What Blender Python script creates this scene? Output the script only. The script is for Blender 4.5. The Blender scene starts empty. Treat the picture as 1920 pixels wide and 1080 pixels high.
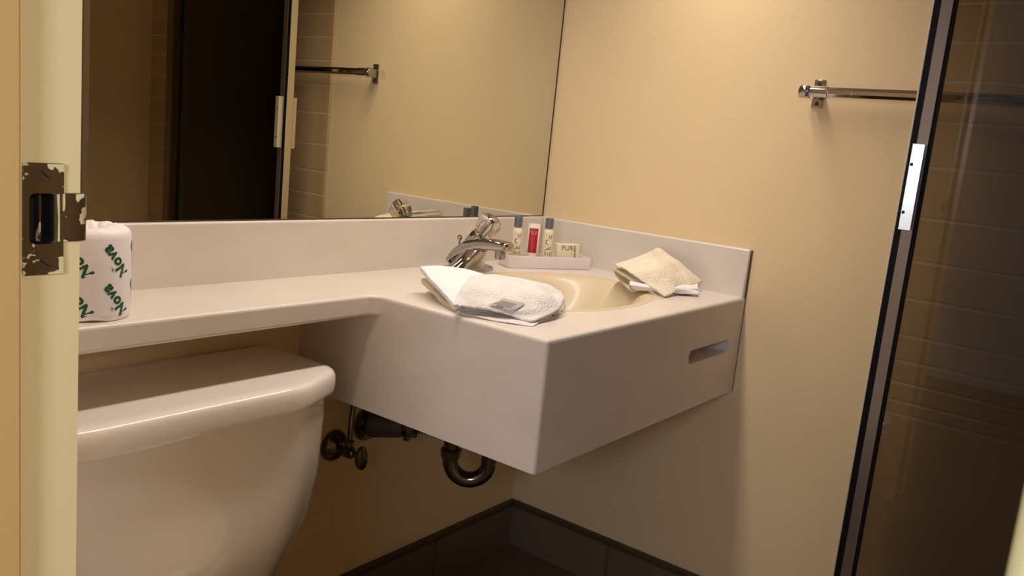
import bpy, bmesh, math, random
from mathutils import Vector, Matrix, noise

random.seed(4)
S = bpy.context.scene
C = S.collection
H = 0.769                      # counter height above the floor; everything below is modelled with z = 0 at the counter top

# ------------------------------------------------------------------ camera, light, exposure
cam = bpy.data.cameras.new('camera')
cam.sensor_width = 36.0
cam.lens = 1590.45 * 36.0 / 1920.0
cam.clip_start = 0.02
cam.dof.use_dof = True; cam.dof.focus_distance = 1.75; cam.dof.aperture_fstop = 56.0
co = bpy.data.objects.new('camera', cam)
C.objects.link(co)
yaw, pitch, roll = math.radians(36.674), math.radians(-9.756), math.radians(5.683)
fw = Vector((math.cos(yaw)*math.cos(pitch), math.sin(yaw)*math.cos(pitch), math.sin(pitch)))
r0 = Vector((math.sin(yaw), -math.cos(yaw), 0)); u0 = r0.cross(fw)
rt = math.cos(roll)*r0 + math.sin(roll)*u0
up = -math.sin(roll)*r0 + math.cos(roll)*u0
M4 = Matrix((rt, up, -fw)).transposed().to_4x4()
M4.translation = Vector((-1.7263, -1.2159, 0.2765))
co.matrix_world = M4
S.camera = co

S.view_settings.view_transform = 'Standard'
S.view_settings.look = 'None'
S.view_settings.exposure = 0.09
S.view_settings.gamma = 1.0
S.view_settings.use_curve_mapping = False
S.cycles.use_denoising = True
S.cycles.max_bounces = 10
S.cycles.diffuse_bounces = 5
S.cycles.glossy_bounces = 6
S.cycles.transmission_bounces = 10
S.cycles.transparent_max_bounces = 12
S.cycles.sample_clamp_indirect = 4.0

w = bpy.data.worlds.new('world'); S.world = w; w.use_nodes = True
w.node_tree.nodes['Background'].inputs[0].default_value = (0.95, 0.93, 1.0, 1)
w.node_tree.nodes['Background'].inputs[1].default_value = 0.16

def area(name, loc, target, sx, sy, power, col):
    l = bpy.data.lights.new(name, 'AREA'); l.shape = 'RECTANGLE'
    l.size = sx; l.size_y = sy; l.energy = power; l.color = col
    o = bpy.data.objects.new(name, l); C.objects.link(o)
    o.location = loc
    o.rotation_euler = (Vector(target)-Vector(loc)).to_track_quat('-Z', 'Y').to_euler()
    return o
vl = area('vanity_lamp', (-0.62, -0.42, 0.97), (-0.62, -0.40, 0.0), 1.15, 0.09, 6.6, (1.0, 0.90, 0.82))
vl.data.spread = math.radians(130)
area('bedroom_lamp', (-2.70, -1.40, 0.50), (-0.3, -0.75, 0.0), 0.40, 0.40, 11.5, (0.73, 0.80, 1.0))
area('jamb_fill_light', (-1.98, -2.05, 0.55), (-1.45, -0.75, 0.1), 0.20, 0.20, 7.6, (1.0, 0.95, 0.93))  # added fill with no known source, brightens jamb and tank front

# ------------------------------------------------------------------ materials
def lin(c):
    return tuple(((v/255.0)/12.92 if v/255.0 <= 0.04045 else ((v/255.0+0.055)/1.055)**2.4) for v in c)
def mat(name, rgb, rough=0.5, metal=0.0, bump=0.0, bscale=60.0, var=0.0, vscale=4.0, coat=0.0, spec=0.5, stretch=None, emit=None, sss=0.0):
    m = bpy.data.materials.new(name); m.use_nodes = True
    nt = m.node_tree; b = nt.nodes['Principled BSDF']
    col = lin(rgb)
    b.inputs['Base Color'].default_value = (*col, 1)
    b.inputs['Roughness'].default_value = rough
    b.inputs['Metallic'].default_value = metal
    b.inputs['Coat Weight'].default_value = coat
    b.inputs['Coat Roughness'].default_value = 0.08
    b.inputs['Specular IOR Level'].default_value = spec
    tc = nt.nodes.new('ShaderNodeTexCoord')
    mp = nt.nodes.new('ShaderNodeMapping'); nt.links.new(tc.outputs['Object'], mp.inputs[0])
    if stretch: mp.inputs['Scale'].default_value = stretch
    if var:
        n = nt.nodes.new('ShaderNodeTexNoise'); n.inputs['Scale'].default_value = vscale; n.inputs['Detail'].default_value = 5
        nt.links.new(mp.outputs[0], n.inputs['Vector'])
        r = nt.nodes.new('ShaderNodeValToRGB')
        r.color_ramp.elements[0].position = 0.3; r.color_ramp.elements[1].position = 0.7
        r.color_ramp.elements[0].color = (*[c*(1-var) for c in col], 1)
        r.color_ramp.elements[1].color = (*[min(1, c*(1+var*0.5)) for c in col], 1)
        nt.links.new(n.outputs['Fac'], r.inputs[0]); nt.links.new(r.outputs[0], b.inputs['Base Color'])
    if bump:
        n = nt.nodes.new('ShaderNodeTexNoise'); n.inputs['Scale'].default_value = bscale; n.inputs['Detail'].default_value = 3
        nt.links.new(mp.outputs[0], n.inputs['Vector'])
        bp = nt.nodes.new('ShaderNodeBump'); bp.inputs['Strength'].default_value = bump; bp.inputs['Distance'].default_value = 0.003
        nt.links.new(n.outputs['Fac'], bp.inputs['Height']); nt.links.new(bp.outputs[0], b.inputs['Normal'])
    return m

m_wall = mat('cream_gloss_paint', (230, 204, 158), 0.38, bump=0.10, bscale=110, var=0.03, vscale=2.5)
m_ceil = mat('ceiling_paint', (228, 214, 184), 0.7, bump=0.1)
m_jamb = mat('jamb_gloss_paint', (240, 220, 164), 0.35, bump=0.12, bscale=35, stretch=(1, 1, 0.12), var=0.04, vscale=6)
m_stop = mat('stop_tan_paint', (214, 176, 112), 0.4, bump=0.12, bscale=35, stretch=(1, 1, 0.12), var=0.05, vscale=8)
m_van = mat('cultured_marble', (219, 208, 195), 0.32, var=0.05, vscale=7, coat=0.12, stretch=(1, 1, 2))
m_bowl_bounce = mat('marble_bowl_wall_bounce', (206, 188, 154), 0.42, var=0.02, vscale=7, coat=0.1)  # marble with the wall's reflected yellow put into its colour
m_por = mat('bisque_porcelain', (238, 228, 214), 0.14, coat=0.4)
m_chrome = mat('chrome', (176, 174, 172), 0.09, 1.0)
m_dchrome = mat('tarnished_chrome', (120, 112, 98), 0.16, 1.0, var=0.3, vscale=30)
m_rubber = mat('grey_green_rubber', (78, 74, 62), 0.45, var=0.12, vscale=18)
m_black = mat('black_gasket', (9, 8, 9), 0.6, spec=0.2)
m_dark = mat('dark_hole', (12, 10, 8), 0.8)
m_alu = mat('satin_aluminium', (168, 164, 168), 0.28, 1.0, bump=0.05, bscale=80, stretch=(1, 1, 0.02))
m_alu_b = mat('bright_aluminium', (244, 242, 226), 0.32, 0.75, bump=0.05, bscale=90, stretch=(1, 1, 0.02))
m_bronze = mat('brown_anodised_frame', (66, 54, 38), 0.4, 0.6)
m_terry_w = mat('white_terry', (238, 232, 229), 0.95, bump=0.7, bscale=420, spec=0.1)
m_terry = mat('ivory_terry', (224, 217, 209), 0.95, bump=1.0, bscale=300, var=0.10, vscale=35, spec=0.1)
m_terry_c = mat('cream_hem_and_wall_bounce_terry', (234, 221, 196), 0.95, bump=1.0, bscale=300, var=0.09, vscale=35, spec=0.1)  # real cream on the left hem; on the right cloth, painted wall bounce
m_tag = mat('grey_woven_label', (176, 164, 156), 0.8, var=0.12, vscale=200, stretch=(1, 6, 6))
m_tagd = mat('dark_label_print', (124, 112, 106), 0.8)
m_paper = mat('wrapping_paper', (246, 238, 236), 0.55, bump=0.25, bscale=25)
m_green = mat('green_ink', (28, 84, 52), 0.55)
m_tray = mat('white_plastic', (226, 214, 208), 0.35)
m_cap = mat('grey_cap', (96, 98, 98), 0.4)
m_bot = mat('cream_lotion_bottle', (232, 222, 190), 0.3, coat=0.2)
m_print = mat('taupe_ink', (132, 112, 78), 0.5)
m_tube = mat('white_tube', (244, 228, 212), 0.35)
m_red = mat('red_label', (168, 26, 34), 0.4)
m_pink = mat('pale_print', (226, 150, 140), 0.5)
m_box = mat('cream_card', (232, 220, 186), 0.6)
m_cap_mould = mat('dark_baseboard_cap', (74, 58, 40), 0.5)
m_screw = mat('screw_head', (70, 64, 58), 0.4, 0.8)
m_blueref = mat('polished_bevel', (210, 214, 224), 0.03, 1.0)

def tiles(name, rgb, grout, sx, sy, rough, off=0.0, axis='XY', gw=0.004, var=0.1):
    m = bpy.data.materials.new(name); m.use_nodes = True
    nt = m.node_tree; b = nt.nodes['Principled BSDF']; b.inputs['Roughness'].default_value = rough
    tc = nt.nodes.new('ShaderNodeTexCoord'); sp = nt.nodes.new('ShaderNodeSeparateXYZ'); nt.links.new(tc.outputs['Object'], sp.inputs[0])
    cb = nt.nodes.new('ShaderNodeCombineXYZ')
    nt.links.new(sp.outputs[axis[0]], cb.inputs[0]); nt.links.new(sp.outputs[axis[1]], cb.inputs[1])
    br = nt.nodes.new('ShaderNodeTexBrick'); br.offset = off
    br.inputs['Scale'].default_value = 1.0; br.inputs['Brick Width'].default_value = sx; br.inputs['Row Height'].default_value = sy
    br.inputs['Mortar Size'].default_value = gw; br.inputs['Mortar Smooth'].default_value = 0.1
    c = lin(rgb); g = lin(grout)
    br.inputs['Color1'].default_value = (*c, 1); br.inputs['Color2'].default_value = (*[v*(1-var) for v in c], 1); br.inputs['Mortar'].default_value = (*g, 1)
    nt.links.new(cb.outputs[0], br.inputs['Vector']); nt.links.new(br.outputs['Color'], b.inputs['Base Color'])
    bp = nt.nodes.new('ShaderNodeBump'); bp.inputs['Strength'].default_value = 0.25; bp.inputs['Distance'].default_value = 0.002; bp.invert = True
    nt.links.new(br.outputs['Fac'], bp.inputs['Height']); nt.links.new(bp.outputs[0], b.inputs['Normal'])
    return m
m_floor = tiles('brown_floor_tile', (112, 94, 72), (70, 58, 44), 0.31, 0.31, 0.4)
m_base_a = tiles('brown_base_tile', (112, 94, 76), (84, 70, 56), 0.305, 0.40, 0.35, axis='XZ', gw=0.003)
m_base_b = tiles('brown_base_tile_side', (112, 94, 76), (84, 70, 56), 0.305, 0.40, 0.35, axis='YZ', gw=0.003)

# mirror silver
m_mir = bpy.data.materials.new('mirror_silver'); m_mir.use_nodes = True
b = m_mir.node_tree.nodes['Principled BSDF']
b.inputs['Base Color'].default_value = (0.70, 0.69, 0.60, 1); b.inputs['Metallic'].default_value = 1; b.inputs['Roughness'].default_value = 0.0

def tinted(name, t, rough=0.02, refl=(1, 1, 1)):
    m = bpy.data.materials.new(name); m.use_nodes = True
    nt = m.node_tree; nt.nodes.clear()
    o = nt.nodes.new('ShaderNodeOutputMaterial'); mx = nt.nodes.new('ShaderNodeMixShader')
    tr = nt.nodes.new('ShaderNodeBsdfTransparent'); tr.inputs[0].default_value = (*t, 1)
    gl = nt.nodes.new('ShaderNodeBsdfGlossy'); gl.inputs['Roughness'].default_value = rough; gl.inputs[0].default_value = (*refl, 1)
    fr = nt.nodes.new('ShaderNodeFresnel'); fr.inputs[0].default_value = 1.5
    nt.links.new(fr.outputs[0], mx.inputs[0]); nt.links.new(tr.outputs[0], mx.inputs[1]); nt.links.new(gl.outputs[0], mx.inputs[2])
    nt.links.new(mx.outputs[0], o.inputs[0])
    return m
m_glass = tinted('bronze_glass', (0.64, 0.62, 0.59))
m_acr = bpy.data.materials.new('clear_acrylic'); m_acr.use_nodes = True
b = m_acr.node_tree.nodes['Principled BSDF']
b.inputs['Base Color'].default_value = (0.95, 0.93, 0.90, 1); b.inputs['Transmission Weight'].default_value = 1; b.inputs['Roughness'].default_value = 0.04; b.inputs['IOR'].default_value = 1.47

# worn strike plate: bronze metal with chips of old cream paint
m_strike = bpy.data.materials.new('paint_chipped_brass'); m_strike.use_nodes = True
nt = m_strike.node_tree; b = nt.nodes['Principled BSDF']
tc = nt.nodes.new('ShaderNodeTexCoord')
n1 = nt.nodes.new('ShaderNodeTexNoise'); n1.inputs['Scale'].default_value = 62; n1.inputs['Detail'].default_value = 6; n1.inputs['Roughness'].default_value = 0.6
nt.links.new(tc.outputs['Object'], n1.inputs['Vector'])
r = nt.nodes.new('ShaderNodeValToRGB'); r.color_ramp.interpolation = 'CONSTANT'
r.color_ramp.elements[0].color = (*lin((104, 86, 58)), 1); r.color_ramp.elements[1].position = 0.605; r.color_ramp.elements[1].color = (*lin((226, 212, 160)), 1)
nt.links.new(n1.outputs['Fac'], r.inputs[0]); nt.links.new(r.outputs[0], b.inputs['Base Color'])
r2 = nt.nodes.new('ShaderNodeValToRGB'); r2.color_ramp.interpolation = 'CONSTANT'
r2.color_ramp.elements[0].color = (0.7, 0.7, 0.7, 1); r2.color_ramp.elements[1].position = 0.605; r2.color_ramp.elements[1].color = (0, 0, 0, 1)
nt.links.new(n1.outputs['Fac'], r2.inputs[0]); nt.links.new(r2.outputs[0], b.inputs['Metallic'])
b.inputs['Roughness'].default_value = 0.42

# ------------------------------------------------------------------ helpers
ROOT = {}
def thing(name, label, cat, loc=(0, 0, 0), group=None):
    o = bpy.data.objects.new(name, None); o.empty_display_size = 0.05; C.objects.link(o)
    o.location = loc; ROOT[o.name] = Vector(loc)
    o['label'] = label; o['category'] = cat
    if group: o['group'] = group
    return o
def rootof(p):
    while p.parent: p = p.parent
    return p
def obj(name, src, m, parent=None, smooth=True, bev=0.0, bseg=2, sub=0, solid=0.0, label=None, angle=40, loc=None):
    """src (bmesh or mesh) holds world coordinates; the object's origin is its thing's origin."""
    if isinstance(src, bmesh.types.BMesh):
        bmesh.ops.recalc_face_normals(src, faces=src.faces[:])
        me = bpy.data.meshes.new(name); src.to_mesh(me); src.free()
    else:
        me = src; me.name = name
    o = bpy.data.objects.new(name, me); C.objects.link(o)
    off = Vector((0, 0, 0))
    if parent:
        o.parent = parent; off = ROOT[rootof(parent).name]
    elif loc is not None:
        off = Vector(loc); o.location = off
    me.transform(Matrix.Translation(-off))
    for mm in (m if isinstance(m, (list, tuple)) else [m]): me.materials.append(mm)
    if smooth:
        for p in me.polygons: p.use_smooth = True
        if not sub:
            try: me.set_sharp_from_angle(angle=math.radians(angle))
            except Exception: pass
    if solid:
        md = o.modifiers.new('solid', 'SOLIDIFY'); md.thickness = abs(solid); md.offset = -1 if solid > 0 else 1
    if bev:
        md = o.modifiers.new('bevel', 'BEVEL'); md.width = bev; md.segments = bseg; md.limit_method = 'ANGLE'; md.angle_limit = math.radians(35)
    if sub:
        md = o.modifiers.new('sub', 'SUBSURF'); md.levels = sub; md.render_levels = sub
    if label: o['label'] = label
    return o
def struct(name, bm, m, parent=None, **k):
    o = obj(name, bm, m, parent, **k)
    if not parent: o['kind'] = 'structure'
    return o
def NB(): return bmesh.new()
def bx(bm, a, b2, mi=0):
    (x0, y0, z0), (x1, y1, z1) = a, b2
    v = [bm.verts.new(p) for p in [(x0, y0, z0), (x1, y0, z0), (x1, y1, z0), (x0, y1, z0), (x0, y0, z1), (x1, y0, z1), (x1, y1, z1), (x0, y1, z1)]]
    for f in [(3, 2, 1, 0), (4, 5, 6, 7), (0, 1, 5, 4), (1, 2, 6, 5), (2, 3, 7, 6), (3, 0, 4, 7)]:
        bm.faces.new([v[i] for i in f]).material_index = mi
    return bm
def boxm(a, b2): return bx(NB(), a, b2)
def loft(bm, rings, cap0=True, cap1=True, closed=True, mi=0):
    vs = [[bm.verts.new(p) for p in r_] for r_ in rings]
    n = len(rings[0])
    for i in range(len(vs)-1):
        for j in range(n if closed else n-1):
            k = (j+1) % n
            bm.faces.new((vs[i][j], vs[i][k], vs[i+1][k], vs[i+1][j])).material_index = mi
    if cap0: bm.faces.new(vs[0][::-1]).material_index = mi
    if cap1: bm.faces.new(vs[-1]).material_index = mi
    return bm
def frame_for(d):
    d = Vector(d).normalized()
    a = Vector((0, 0, 1)) if abs(d.z) < 0.9 else Vector((1, 0, 0))
    s = d.cross(a).normalized(); t = s.cross(d)
    return s, t
def lathe(bm, prof, o, d, n=32, flute=0.0, nf=0, mi=0):
    """prof: list of (radius, distance along d)."""
    d = Vector(d).normalized(); s, t = frame_for(d); o = Vector(o)
    rings = []
    for r_, h in prof:
        ring = []
        for k in range(n):
            a = 2*math.pi*k/n
            rr = r_*(1+flute*math.cos(nf*a)) if nf else r_
            ring.append(o + d*h + s*math.cos(a)*rr + t*math.sin(a)*rr)
        rings.append(ring)
    return loft(bm, rings, mi=mi)
def spline(pts, n=8):
    P = [Vector(p) for p in pts]; P = [2*P[0]-P[1]] + P + [2*P[-1]-P[-2]]
    out = []
    for i in range(1, len(P)-2):
        for k in range(n):
            t = k/n; a, b_, c, d = P[i-1], P[i], P[i+1], P[i+2]
            out.append(0.5*((2*b_)+(-a+c)*t+(2*a-5*b_+4*c-d)*t*t+(-a+3*b_-3*c+d)*t**3))
    out.append(P[-2]); return out
def tube(bm, pts, r_, n=16):
    P = [Vector(p) for p in pts]; rings = []
    d = (P[1]-P[0]).normalized(); s, t = frame_for(d)
    for i, q in enumerate(P):
        d2 = ((P[i+1]-q) if i < len(P)-1 else (q-P[i-1])).normalized()
        if 0 < i < len(P)-1: d2 = (P[i+1]-P[i-1]).normalized()
        s = (s - d2*s.dot(d2)).normalized(); t = s.cross(d2)
        rr = r_[i] if isinstance(r_, (list, tuple)) else r_
        rings.append([q + s*math.cos(2*math.pi*k/n)*rr + t*math.sin(2*math.pi*k/n)*rr for k in range(n)])
    return loft(bm, rings)
def shape2d(polys, thick, M, bevel=0.0, res=4):
    """Filled flat shape with holes, extruded, then placed by matrix M (local xy -> world)."""
    cu = bpy.data.curves.new('shape', 'CURVE'); cu.dimensions = '2D'; cu.fill_mode = 'BOTH'
    for pl in polys:
        sp = cu.splines.new('POLY'); sp.points.add(len(pl)-1); sp.use_cyclic_u = True
        for q, (x, y) in zip(sp.points, pl): q.co = (x, y, 0, 1)
    cu.extrude = thick/2-bevel; cu.bevel_depth = bevel; cu.bevel_resolution = res; cu.offset = -bevel
    o = bpy.data.objects.new('shape', cu); C.objects.link(o)
    dg = bpy.context.evaluated_depsgraph_get(); dg.update()
    me = bpy.data.meshes.new_from_object(o.evaluated_get(dg)); me.materials.clear()
    bpy.data.objects.remove(o); bpy.data.curves.remove(cu)
    me.transform(M); return me
def rrect(x0, y0, x1, y1, r_, n=6):
    out = []
    for cx, cy, a0 in [(x1-r_, y1-r_, 0), (x0+r_, y1-r_, 90), (x0+r_, y0+r_, 180), (x1-r_, y0+r_, 270)]:
        for k in range(n+1):
            a = math.radians(a0+90*k/n); out.append((cx+r_*math.cos(a), cy+r_*math.sin(a)))
    return out
def text_tris(s, size, offset=0.0, shear=0.0, spacing=1.0):
    """Centred flat lettering as vertices + faces."""
    cu = bpy.data.curves.new('lettering', 'FONT'); cu.body = s; cu.size = size; cu.align_x = 'CENTER'; cu.align_y = 'CENTER'
    cu.offset = offset; cu.shear = shear; cu.space_character = spacing; cu.resolution_u = 3
    o = bpy.data.objects.new('lettering', cu); C.objects.link(o)
    dg = bpy.context.evaluated_depsgraph_get(); dg.update()
    me = bpy.data.meshes.new_from_object(o.evaluated_get(dg))
    bpy.data.objects.remove(o); bpy.data.curves.remove(cu)
    v = [x.co.copy() for x in me.vertices]; f = [list(p.vertices) for p in me.polygons]
    bpy.data.meshes.remove(me); return v, f
def put(bm, vf, fn, mi=0):
    vs = [bm.verts.new(fn(q)) for q in vf[0]]
    for f in vf[1]:
        try: bm.faces.new([vs[i] for i in f]).material_index = mi
        except ValueError: pass
def rot2(q, a): return (q.x*math.cos(a)-q.y*math.sin(a), q.x*math.sin(a)+q.y*math.cos(a))
MXZ = lambda y: Matrix(((1, 0, 0, 0), (0, 0, 1, y), (0, 1, 0, 0), (0, 0, 0, 1)))       # local xy -> world xz at depth y

FL = -0.769; CEIL = 1.60; WL = -1.49; WF = -1.47
# ------------------------------------------------------------------ the room
struct('floor', boxm((-3.6, -3.2, FL-0.05), (0.1, 0.1, FL)), m_floor, smooth=False)
struct('ceiling', boxm((-1.60, -2.4, CEIL), (0.1, 0.1, CEIL+0.05)), m_ceil, smooth=False)
struct('wall_back', boxm((-1.60, 0.0, FL), (0.1, 0.1, CEIL)), m_wall, smooth=False)
struct('wall_right', boxm((0.0, -2.4, FL), (0.1, 0.0, CEIL)), m_wall, smooth=False)
bm = NB()                                                    # doorway wall: pier, header, far pier
bx(bm, (-1.60, -0.662, FL), (WL, 0.0, CEIL)); bx(bm, (-1.60, -1.225, 1.28), (WL, -0.662, CEIL)); bx(bm, (-1.60, -2.4, FL), (WL, -1.225, CEIL))
struct('wall_left', bm, m_wall, smooth=False)
bm = NB()                                                    # front wall with the shower opening
bx(bm, (WL, WF-0.08, FL), (-0.74, WF, CEIL)); bx(bm, (-0.74, WF-0.08, 1.15), (0.0, WF, CEIL)); bx(bm, (-0.74, WF-0.08, FL), (0.0, WF, FL+0.12))
struct('wall_front', bm, m_wall, smooth=False)
struct('wall_shower_back', boxm((-1.49, -1.90, FL), (0.0, -1.82, CEIL)), m_wall, smooth=False)

# shower tiling on the right wall, its courses as measured from the counter
zs = [0.66, 0.595, 0.528, 0.459, 0.386, 0.304, 0.210, 0.129, 0.058, -0.013, -0.062, -0.104, -0.140, -0.165]
bm = NB(); top = 1.10
for z in zs:
    bx(bm, (-0.007, -1.82, z+0.003), (0.0, -0.822, top)); top = z-0.0015
bx(bm, (-0.007, -1.82, FL), (0.0, -0.822, top))
m_tile = mat('taupe_shower_tile', (206, 176, 134), 0.22, var=0.08, vscale=5, coat=0.2)
m_grout = mat('tile_grout', (214, 192, 158), 0.7)
struct('wall_shower_tile', bm, m_tile, smooth=False, bev=0.0012)
bm = NB(); bx(bm, (-0.0064, -1.82, FL), (0.001, -0.823, 1.10))
struct('trim_4', bm, m_grout, smooth=False)

def baseb(name, a, b2, capa, capb, m):
    o = struct(name, boxm(a, b2), m, smooth=False, bev=0.001)
    bm = boxm(capa, capb)
    c = obj('cap_strip', bm, m_cap_mould, o, smooth=False, bev=0.003)
    return o
def strip_root(o): ROOT[o.name] = Vector((0, 0, 0))
for nm, a, b2, ca, cb2, m in [('baseboard_back', (WL, -0.010, FL), (0, 0, -0.660), (WL, -0.014, -0.660), (0, 0, -0.644), m_base_a),
                              ('baseboard_right', (-0.010, -0.821, FL), (0, -0.010, -0.660), (-0.014, -0.821, -0.660), (0, -0.014, -0.644), m_base_b)]:
    o = struct(nm, boxm(a, b2), m, smooth=False, bev=0.001); strip_root(o)
    obj('cap_strip', boxm(ca, cb2), m_cap_mould, o, smooth=False, bev=0.003, label='dark strip along the top of the tile base')

# doorway: latch-side jamb, its stop, and the far casing
bm = shape2d([[(-1.60, FL), (-1.4665, FL), (-1.4665, 1.26), (-1.60, 1.26)], rrect(-1.4968, 0.1868, -1.4815, 0.2185, 0.004)], 0.02, MXZ(-0.670))
struct('trim_1', bm, m_jamb, bev=0.0022, bseg=3)
struct('trim_2', boxm((-1.585, -0.6925, FL), (-1.5062, -0.6790, 1.26)), m_stop, smooth=True, bev=0.0015)
bm = NB(); bx(bm, (-1.62, -1.262, FL), (-1.60, -1.2092, 1.32)); bx(bm, (-1.60, -1.225, FL), (-1.4665, -1.2110, 1.26))
struct('trim_3', bm, mat('casing_gloss_paint', (252, 232, 164), 0.4, bump=0.1, bscale=30, stretch=(1, 1, 0.12)), bev=0.002)
# jamb sits just off the stop's plane: face at y = -0.68+; fill of the latch pocket
bm = NB(); loft(bm, [[Vector((x, y, z)) for x, z in rrect(-1.4966, 0.1870, -1.4817, 0.2183, 0.004)] for y in (-0.6798, -0.6630)], cap0=False)
pk = struct('trim_5', bm, m_dark)

# ------------------------------------------------------------------ strike plate on the jamb
t = thing('strike_plate', 'worn brass strike plate with flaking cream paint on the left door jamb', 'strike plate', (-1.489, -0.6802, 0.2023))
Y0 = -0.6810
me = shape2d([rrect(-1.5010, 0.1682, -1.4772, 0.2364, 0.0008), rrect(-1.4972, 0.1872, -1.4818, 0.2180, 0.0035)], 0.0018, MXZ(Y0), bevel=0.0003)
obj('plate', me, m_strike, t)
bm = NB(); lip = []
for x, y in [(-1.4830, Y0-0.0008), (-1.4780, Y0-0.0010), (-1.4720, Y0-0.0011), (-1.4665, Y0-0.0008), (-1.4638, Y0+0.0002), (-1.4620, Y0+0.0022), (-1.4612, Y0+0.0060), (-1.4610, Y0+0.0100)]:
    lip.append((x, y))
rings = []
for x, y in lip: rings.append([Vector((x, y, 0.1885)), Vector((x, y, 0.2184)), Vector((x+0.0006, y+0.0014, 0.2184)), Vector((x+0.0006, y+0.0014, 0.1885))])
loft(bm, rings); obj('lip', bm, m_strike, t, angle=60)
for z in (0.2292, 0.1752):
    bm = NB(); lathe(bm, [(0.0001, 0), (0.0034, 0.0001), (0.0038, -0.0006)], (-1.4885, Y0-0.0014, z), (0, -1, 0), 20)
    s_ = obj('screw', bm, m_strike, t)
    a = 0.7 if z > 0.2 else 0.6
    bm = NB(); d = Vector((math.cos(a), 0, -math.sin(a))); q = Vector((-1.4885, Y0-0.0016, z)); n_ = Vector((d.z, 0, -d.x))
    vs = [q+d*0.0032+n_*0.0005, q-d*0.0032+n_*0.0005, q-d*0.0032-n_*0.0005, q+d*0.0032-n_*0.0005]
    loft(bm, [[v for v in vs], [v+Vector((0, 0.0008, 0)) for v in vs]]); obj('screw_slot', bm, m_dark, s_, smooth=False)
m_flake = mat('flaked_cream_paint', (226, 212, 160), 0.45)
for pl in ([(-1.4872, 0.2361), (-1.4775, 0.2361), (-1.4775, 0.2312), (-1.4790, 0.2318), (-1.4800, 0.2308), (-1.4812, 0.2330), (-1.4830, 0.2345), (-1.4842, 0.2324), (-1.4858, 0.2328), (-1.4870, 0.2340)],
           [(-1.4775, 0.1685), (-1.4775, 0.1790), (-1.4792, 0.1792), (-1.4806, 0.1786), (-1.4800, 0.1770), (-1.4802, 0.1740), (-1.4798, 0.1712), (-1.4828, 0.1700), (-1.4862, 0.1697), (-1.4866, 0.1685)],
           [(-1.4781, 0.2180), (-1.4768, 0.2182), (-1.4766, 0.2120), (-1.4770, 0.2078), (-1.4780, 0.2074)],
           [(-1.4815, 0.2178), (-1.4800, 0.2178), (-1.4797, 0.1886), (-1.4808, 0.1886), (-1.4806, 0.2030)],
           [(-1.4700, 0.2180), (-1.4650, 0.2182), (-1.4652, 0.2160), (-1.4672, 0.2150), (-1.4690, 0.2128), (-1.4702, 0.2150)]):
    bm = NB(); loft(bm, [[Vector((x, Y0-0.0013, z)) for x, z in pl], [Vector((x, Y0-0.0006, z)) for x, z in pl]]); obj('paint_flake', bm, m_flake, t, smooth=False)
# metal edges inside the latch pocket
bm = NB(); bx(bm, (-1.4908, Y0+0.0012, 0.1885), (-1.4900, Y0+0.006, 0.2172)); obj('pocket_edge', bm, m_strike, t, smooth=False)

# ------------------------------------------------------------------ mirror
t = thing('wall_mirror', 'large frameless wall mirror resting on the backsplash', 'mirror', (-0.565, 0, 0.104))
obj('mirror_glass', boxm((-1.129, -0.005, 0.1040), (-0.006, -0.0005, 1.02)), m_mir, t, smooth=False)
obj('edge_strip', boxm((-1.137, -0.0056, 0.104), (-1.129, 0, 1.02)), mat('mirror_edge_tape', (92, 76, 50), 0.5), t, smooth=False)
obj('edge_strip', boxm((-0.006, -0.0050, 0.103), (-0.0005, 0, 1.02)), mat('mirror_black_edge_and_gap_shadow', (62, 48, 32), 0.6), t, smooth=False, label='blackened right edge of the mirror, gap shadow painted in')  # dark colour also paints the shadow gap beside the wall
obj('bottom_channel', boxm((-1.137, -0.0056, 0.1022), (-0.0005, 0, 0.1046)), m_cap_mould, t, smooth=False)

# ------------------------------------------------------------------ vanity: one moulded L-shaped unit
XE, YF, SH, ZB, TS = -0.7325, -0.55, -0.191, -0.206, -0.0362
t = thing('vanity_counter', 'cream moulded vanity counter with side shelf and integral oval basin', 'vanity counter', (-0.4, -0.25, 0.0))
VAN = t
BCX, BCY, BRX, BRY = -0.365, -0.300, 0.222, 0.160
out = [(-1.489, 0.0), (-1.489, SH)]
rc = 0.022                                                     # rounded inner corner where shelf meets basin box
for k in range(9):
    a = math.radians(90*k/8); out.append((XE-rc+rc*math.sin(a), SH-rc+rc*math.cos(a)))
rq = 0.006
for k in range(5):
    a = math.radians(180+90*k/4); out.append((XE+rq+rq*math.cos(a), YF+rq+rq*math.sin(a)))
out += [(-0.0005, YF), (-0.0005, 0.0)]
ell = lambda f, n=64: [(BCX+BRX*f*math.cos(2*math.pi*k/n), BCY+BRY*f*math.sin(2*math.pi*k/n)) for k in range(n)]
me = shape2d([out, ell(1.06)], 0.0362, Matrix.Translation((0, 0, -0.0181)), bevel=0.006, res=4)
ct = obj('countertop', me, m_van, t, angle=50)
ct.modifiers.new('weighted', 'WEIGHTED_NORMAL').keep_sharp = True
# basin
bm = NB(); rings = []
for f, z in [(1.13, 0.0002), (1.10, 0.0008), (1.065, 0.0008), (1.03, -0.0004), (0.995, -0.0040), (0.955, -0.0110), (0.90, -0.024), (0.83, -0.043), (0.74, -0.066), (0.62, -0.089), (0.47, -0.108), (0.28, -0.121), (0.10, -0.126)]:
    rings.append([Vector((x, y, z)) for x, y in ell(f)])
loft(bm, rings, cap0=False); 
obj('basin', bm, m_bowl_bounce, t, sub=1)
bm = NB(); lathe(bm, [(0.0001, 0.004), (0.018, 0.003), (0.022, 0.0)], (BCX, BCY, -0.127), (0, 0, 1), 28); obj('drain_flange', bm, m_chrome, t)
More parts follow.
